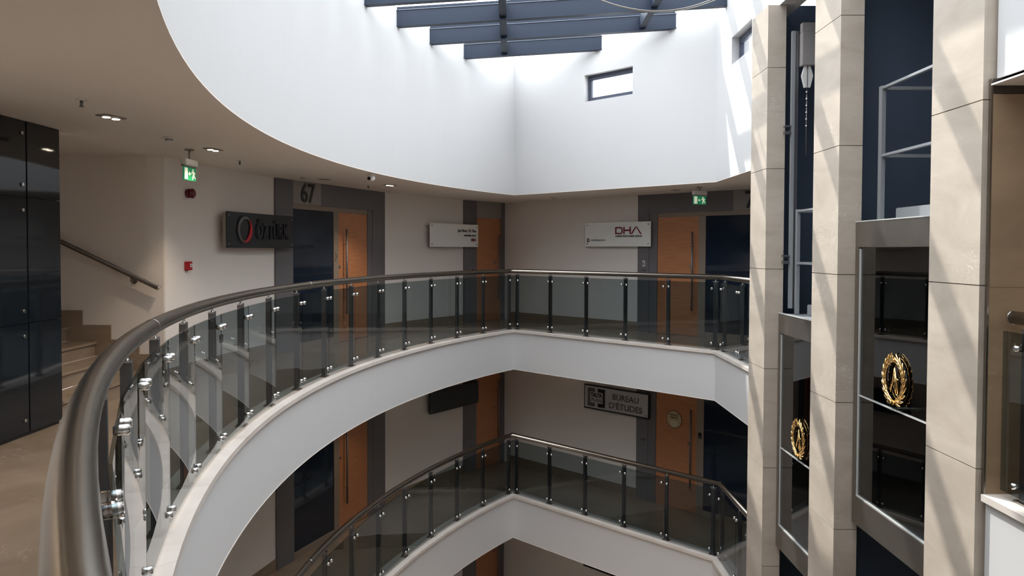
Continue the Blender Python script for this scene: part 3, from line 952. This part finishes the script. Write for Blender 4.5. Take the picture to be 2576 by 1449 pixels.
for s in (-1, 1):
    prism('mask_strap', [(s * 0.072, -0.035), (s * 0.135, 0.0), (s * 0.138, -0.008), (s * 0.074, -0.046)], -0.0085, -0.0066, 'sticker_pale', e)
    prism('mask_strap', [(s * 0.066, -0.085), (s * 0.118, -0.07), (s * 0.117, -0.08), (s * 0.066, -0.095)], -0.0085, -0.0066, 'sticker_pale', e)

# ------------------------------------------------------------------ small fittings on walls
def at_wallA(name, ang, z, label, cat, group=None):
    p = arc_pt(ang)
    q = arc_pt(ang + 0.5)
    rz, _ = frame_of(p, q)
    return empty(name, (p.x, p.y, z), rz, label=label, cat=cat, group=group)
e = at_wallA('alarm_sounder', 6.62, 2.135, 'dark red round fire alarm sounder on the wall under the exit sign', 'alarm')
cyl('base', (0, -0.02, 0), 0.052, 0.04, 'dark_red', e, 24, 'Y', bevel=0.006)
cyl('dome', (0, -0.065, 0), 0.056, 0.05, 'dark_red', e, 24, 'Y', bevel=0.016)
e = at_wallA('fire_call_point', 6.52, 1.25, 'red square fire alarm call point on the beige wall', 'alarm')
box('housing', (-0.05, -0.05, 0), (0.05, 0, 0.10), 'red_plastic', e, 0.006)
box('window_plate', (-0.008, -0.053, 0.035), (0.038, -0.0505, 0.075), 'white_plastic', e)
box('push_mark', (0.004, -0.055, 0.05), (0.028, -0.0532, 0.06), 'black_plastic', e)
e = at_wallA('socket_plate', 9.6, 0.32, 'black square socket plate low on the wall behind the glass', 'socket')
box('plate', (-0.04, -0.012, 0), (0.04, 0, 0.10), 'black_plastic', e, 0.003)
box('rocker', (-0.022, -0.016, 0.02), (0.022, -0.0125, 0.08), 'grey_plastic', e, 0.002)

def at_line(name, org, rz, x, z, label, cat):
    c, s = math.cos(rz), math.sin(rz)
    return empty(name, (org.x + c * x + s * 0.0305, org.y + s * x - c * 0.0305, z), rz, label=label, cat=cat)
e = at_line('door_phone', a67, rz67, 1.53, 1.33, 'small door keypad on the frame of door 67', 'keypad')
box('case', (-0.03, 0.006, -0.02), (0.03, 0.016, 0.12), 'sign_edge', e, 0.003)
for k in range(3): cyl('button', (0.0, 0.004, 0.02 + 0.03 * k), 0.010, 0.005, 'black_plastic', e, 10, 'Y')
e = at_line('name_plate', a67, rz67, 2.90, 1.00, 'small steel plate on the grey pier right of door 67', 'plate')
box('plate', (-0.05, -0.01, 0), (0.05, 0, 0.03), 'bright_steel', e, 0.002)
e = at_line('wall_switch', aS, rzS, 0.24, 1.04, 'small square switch on the grey pier of the narrow door, upper floor', 'switch')
box('plate', (-0.045, -0.01, 0), (0.045, 0, 0.09), 'grey_plastic', e, 0.003)
box('rocker', (-0.025, -0.014, 0.02), (0.025, -0.0105, 0.07), 'black_plastic', e, 0.002)
e = at_line('card_reader', oB, -PI / 4, 0.145, 1.20, 'small upright card reader on the grey pier, upper floor', 'card reader')
box('case', (-0.032, -0.02, 0), (0.032, 0, 0.11), 'white_plastic', e, 0.008)
box('screen', (-0.02, -0.024, 0.02), (0.02, -0.0205, 0.09), 'grey_plastic', e, 0.004)
cyl('button', (0.0, -0.027, 0.045), 0.008, 0.005, 'black_plastic', e, 10, 'Y')
e = at_line('name_plate', oB, -PI / 4, 0.145, 1.125, 'thin steel plate below the card reader, upper floor', 'plate')
box('plate', (-0.045, -0.008, 0), (0.045, 0, 0.018), 'bright_steel', e, 0.002)
e = at_line('name_plate', oB, -PI / 4, 0.15, -STOREY + 1.115, 'thin steel plate on the grey pier under the bureau sign', 'plate')
box('plate', (-0.05, -0.008, 0), (0.05, 0, 0.018), 'bright_steel', e, 0.002)
e = at_line('door_lock_box', oB, -PI / 4, 1.335, -STOREY + 1.34, 'small black lock case on the door frame, middle floor', 'lock')
box('case', (-0.03, 0.003, 0), (0.03, 0.016, 0.10), 'black_plastic', e, 0.004)
cyl('keyhole', (0, 0.001, 0.03), 0.012, 0.006, 'bright_steel', e, 10, 'Y')

# ------------------------------------------------------------------ exit signs
def exit_sign(x, y, zc, rz, label, drop=0.10):
    SX, SZ = 1.45, 0.80
    e = empty('exit_sign', (x, y, zc), rz, label=label, cat='exit sign', group='green exit signs')
    cyl('ceiling_rose', (0, 0, -0.006), 0.045, 0.012, 'grey_plastic', e, 20)
    cyl('rod', (0, 0, -0.006 - drop / 2), 0.010, drop, 'grey_plastic', e, 10)
    box('lamp_case', (-0.145, -0.03, -drop - 0.075), (0.145, 0.03, -drop - 0.012), 'white_plastic', e, 0.008)
    box('case_lip', (-0.15, -0.018, -drop - 0.088), (0.15, 0.018, -drop - 0.0755), 'grey_plastic', e)
    z1 = 0.0; z0 = z1 - 0.165
    pl = box('sign_plate', (-0.095, -0.006, z0), (0.095, 0.006, z1), 'exit_green', e)
    pl.location = (0, 0, -drop - 0.092); pl.scale = (SX, 1, SZ)
    yy = -0.0062
    prism('door_symbol', [(-0.085, z0 + 0.01), (-0.04, z0 + 0.01), (-0.04, z1 - 0.012), (-0.085, z1 - 0.012)], yy - 0.003, yy, 'exit_white', pl)
    prism('arrow_symbol', [(-0.028, (z0 + z1) / 2), (-0.008, z0 + 0.055), (-0.008, z0 + 0.075), (0.012, z0 + 0.075), (0.012, z1 - 0.075), (-0.008, z1 - 0.075), (-0.008, z1 - 0.055)], yy - 0.003, yy, 'exit_white', pl)
    m = (z0 + z1) / 2
    cyl('runner_symbol', (0.045, yy - 0.0015, z1 - 0.028), 0.012, 0.003, 'exit_white', pl, 12, 'Y')
    for poly in ([(0.035, z1 - 0.045), (0.062, z1 - 0.045), (0.068, m - 0.005), (0.045, m - 0.008)],
                 [(0.045, m), (0.066, m), (0.07, m - 0.03), (0.088, m - 0.045), (0.082, m - 0.056), (0.058, m - 0.036)],
                 [(0.045, m), (0.058, m), (0.050, m - 0.035), (0.046, m - 0.07), (0.034, m - 0.07), (0.038, m - 0.03)],
                 [(0.036, z1 - 0.045), (0.040, z1 - 0.06), (0.026, z1 - 0.075), (0.020, z1 - 0.066)],
                 [(0.062, z1 - 0.047), (0.080, z1 - 0.065), (0.076, z1 - 0.075), (0.058, z1 - 0.06)]):
        prism('runner_symbol', poly, yy - 0.003, yy, 'exit_white', pl)
    return e
exit_sign(-3.28, 8.02, CEIL, math.radians(88), 'green exit sign hanging over the red alarm by the staircase', 0.09)
exit_sign(2.98, 12.55, CEIL, math.radians(32), 'green exit sign hanging before the entrance at the far right', 0.05)

# ------------------------------------------------------------------ ceiling fittings
def downlight(x, y, rz, label, zc=CEIL, power=40, grp='recessed twin downlights'):
    e = empty('downlight', (x, y, zc), rz, label=label, cat='ceiling light', group=grp)
    box('trim', (-0.10, -0.055, -0.010), (0.10, 0.055, -0.0005), 'grey_plastic', e, 0.002)
    for s in (-1, 1):
        cyl('reflector', (s * 0.048, 0, -0.0115), 0.038, 0.004, 'sign_edge', e, 20)
        cyl('bulb', (s * 0.048, 0, -0.0155), 0.027, 0.004, 'lamp', e, 20)
    l = bpy.data.lights.new('spot', 'SPOT'); l.energy = power; l.spot_size = math.radians(110); l.spot_blend = 0.6
    l.shadow_soft_size = 0.04; l.color = (1.0, 0.80, 0.58)
    lo = bpy.data.objects.new('spot', l); COL.objects.link(lo); lo.parent = e; lo.location = (0, 0, -0.04)
    return e
downlight(-3.06, 6.03, math.radians(75), 'twin spot downlight in the ceiling near the black glass, the nearest one')
downlight(-3.02, 7.97, math.radians(80), 'twin spot downlight in the ceiling beside the exit sign')
downlight(-1.91, 12.31, math.radians(60), 'twin spot downlight in the ceiling right of the dome camera')
downlight(3.85, 3.9, 0.0, 'unseen twin spot downlight added in the lobby ceiling at the right edge', zc=2.547, power=30)  # unseen lamp, added to brighten the brown lobby wall
downlight(-2.95, 3.6, math.radians(95), 'twin spot downlight in the ceiling outside the picture to the left', power=34)
for k, (x, y) in enumerate(((-3.0, 6.0), (-3.0, 8.0), (-1.9, 12.3))):
    downlight(x, y, 1.3, ['twin spot downlight in the middle gallery ceiling before the stair', 'twin spot downlight in the middle gallery ceiling further on', 'twin spot downlight in the middle gallery ceiling near the corner'][k], zc=CEILS[1], power=14, grp='twin downlights one floor down')

def sprinkler(x, y, label):
    e = empty('sprinkler', (x, y, CEIL), 0, label=label, cat='sprinkler', group='ceiling sprinklers')
    cyl('rose', (0, 0, -0.004), 0.034, 0.008, 'white_plastic', e, 20)
    cyl('body', (0, 0, -0.026), 0.010, 0.036, 'post_steel', e, 10)
    cyl('deflector', (0, 0, -0.047), 0.016, 0.005, 'steel', e, 12)
sprinkler(-2.92, 5.36, 'ceiling sprinkler left of the nearest downlight')
sprinkler(-3.10, 8.98, 'tiny ceiling sprinkler beyond the exit sign')
sprinkler(-2.26, 12.38, 'tiny ceiling sprinkler above door 67')
def detector(x, y, label, r=0.05):
    e = empty('smoke_detector', (x, y, CEIL), 0, label=label, cat='smoke detector', group='smoke detectors')
    cyl('base', (0, 0, -0.008), r, 0.016, 'white_plastic', e, 24)
    cyl('slot_ring', (0, 0, -0.021), r * 0.7, 0.010, 'grey_plastic', e, 20)
    cyl('cap', (0, 0, -0.034), r * 0.85, 0.016, 'white_plastic', e, 24, r2=r * 0.6)
detector(-3.11, 7.16, 'white smoke detector between the two nearest downlights')
detector(-2.91, 11.04, 'white smoke detector above door number 67', 0.06)
detector(0.78, 15.04, 'white smoke detector above the straight corridor wall')
def vent(x, y, label, r=0.12):
    e = empty('ceiling_vent', (x, y, CEIL), 0, label=label, cat='air vent', group='round ceiling vents')
    cyl('plate', (0, 0, -0.004), r, 0.007, 'ceiling_paint', e, 28)
    cyl('disc', (0, 0, -0.011), r * 0.7, 0.006, 'grey_plastic', e, 28)
vent(-2.69, 11.30, 'flat round ceiling vent right of the smoke detector over door 67')
vent(2.72, 13.08, 'flat round ceiling vent left of the far exit sign', 0.1)
e = empty('dome_camera', (-1.88, 10.55, CEIL), math.radians(-20), label='white dome security camera hanging under the ceiling edge', cat='camera')
cyl('base', (0, 0, -0.012), 0.050, 0.024, 'white_plastic', e, 24, bevel=0.004)
bm = bmesh.new(); bmesh.ops.create_uvsphere(bm, u_segments=20, v_segments=12, radius=0.046); me = bpy.data.meshes.new('m'); bm.to_mesh(me); bm.free()
link('ball', me, 'white_plastic', e, True, Matrix.Translation((0, 0, -0.055)))
cyl('lens', (-0.012, -0.044, -0.064), 0.024, 0.02, 'black_plastic', e, 20, 'Y')

# ------------------------------------------------------------------ staircase
st = empty('marble_staircase', (-3.93, 7.74, 0), label='beige marble staircase rising left behind the black glass', cat='staircase')
RI, TR = 0.16, 0.31
YA, YB = 6.86 - 7.74, 8.59 - 7.74
for k in range(11):
    s = box('step', (-(k + 1) * TR - 0.02, YA, k * RI + 0.0), (-k * TR - 0.015, YB, (k + 1) * RI - 0.03), 'floor_marble', st)
    box('tread', (-(k + 1) * TR - 0.016, YA, (k + 1) * RI - 0.0295), (-k * TR + 0.008, YB, (k + 1) * RI), 'floor_marble', s, 0.003)
for k in range(11):
    xr = min(0.11, -k * TR + 0.16)
    box('skirting', (-k * TR + 0.16 - TR + 0.001, YB + 0.0005, k * RI), (xr, YB + 0.018, (k + 1) * RI + 0.18), 'floor_marble', st)
# recess around the stair
for lo, hi, lb in (((-8.0, 8.612, -0.02), (-3.812, 8.80, 5.2), 'beige wall behind the staircase handrail'),
                   ((-8.0, 6.66, -0.02), (-3.98, 6.84, 5.2), 'wall on the near side of the staircase'),
                   ((-8.1, 6.6, -0.02), (-8.0, 8.9, 5.2), 'end wall of the staircase'),):
    tag(link('wall_stair', box_mesh(lo, hi), 'wall_paint'), kind='structure', label=lb)
tag(link('ceiling', box_mesh((-8.1, 6.6, 5.2), (-3.8, 8.92, 5.3)), 'ceiling_paint'), kind='structure', label='ceiling high over the staircase')
tag(link('floor', box_mesh((-4.3, 6.7, -0.12), (-3.7, 8.75, -0.0005)), 'floor_marble'), kind='structure', label='floor at the foot of the staircase')
tag(link('wall_stair', box_mesh((-4.06, 6.84, CEIL + 0.03), (-3.88, 8.62, 5.2)), 'wall_paint'), kind='structure', label='wall above the staircase opening')
tag(link('ceiling', box_mesh((-5.9, 6.80, CEIL + 0.0105), (-3.90, 8.62, CEIL + 0.03)), 'ceiling_paint'), kind='structure', label='landing soffit over the foot of the staircase')
# wall handrail
hr = empty('wall_handrail', (-3.9, 8.611, 0.9), label='dark steel handrail sloping down the staircase wall', cat='handrail')
def hp(x): return (x, -0.075, 0.169 + (0.06 - x) * 0.475)
tube('rail', [hp(0.06), hp(-3.6)], 0.024, 'dark_steel', hr, 14)
link('end_cap', cyl_mesh(0.0255, 0.012, 14, 'X'), 'bright_steel', hr, mw=Matrix.Translation(hp(0.064)) @ Matrix.Rotation(math.atan(0.475), 4, 'Y'))
for x in (-0.23, -1.6, -2.9):
    q = hp(x)
    tube('bracket', [(q[0], q[1], q[2] - 0.02), (q[0], q[1], q[2] - 0.06), (q[0], -0.001, q[2] - 0.065)], 0.010, 'steel', hr, 8)
    cyl('bracket_rose', (q[0], -0.006, q[2] - 0.065), 0.03, 0.010, 'steel', hr, 16, 'Y')

# black glass partition at the left edge
gp = empty('glass_partition', (-3.86, 6.72, 0), label='black glass partition with steel bolts at the left edge', cat='partition')
ys = [-3.2, -1.82, -0.45, 0.0]; zs = [0.03, 0.90, 1.90, CEIL - 0.001]
for k in range(3):
    for j in range(3):
        pn = box('glass_panel', (-0.012 if k < 2 else -0.006, ys[k] + 0.002, zs[j] + 0.002), (0.0 if k < 2 else 0.006, ys[k + 1] - 0.002, zs[j + 1] - 0.002), 'black_glass', gp)
        if k < 2:
            for yy in (ys[k] + 0.08, ys[k + 1] - 0.06):
                for zz in ((zs[j] + 0.10), (zs[j + 1] - 0.10)):
                    cyl('bolt', (0.006, yy, zz), 0.014, 0.012, 'bright_steel', pn, 12, 'X')
box('support_wall', (-0.10, -3.2, 0.0), (-0.02, -0.005, CEIL - 0.001), 'black_plastic', gp)
tag(link('wall_left', arc_wall(-14.5, -9.0, -0.02, CEIL + 0.05, n=6), 'wall_paint'), kind='structure', label='corridor wall before the black glass')

# cable under the skylight
def cable(dx, dz):
    pts = []
    for k in range(25):
        t = -1 + 2 * k / 24
        pts.append((1.92 + dx + t * 0.86, 10.62, 4.70 + dz + 0.21 * t * t * (1.0 if t > 0 else 0.92)))
    return pts
cb = empty('hanging_cable', (1.92, 10.62, 4.9), label='loose grey cable sagging under the skylight beams', cat='cable')
for dx, dz in ((0, 0), (0.03, -0.012)):
    link('strand', tube_mesh([(p[0] - 1.92, p[1] - 10.62 + dx * 0.3, p[2] - 4.9) for p in cable(dx, dz)], 0.006, 8), 'cable_grey', cb)
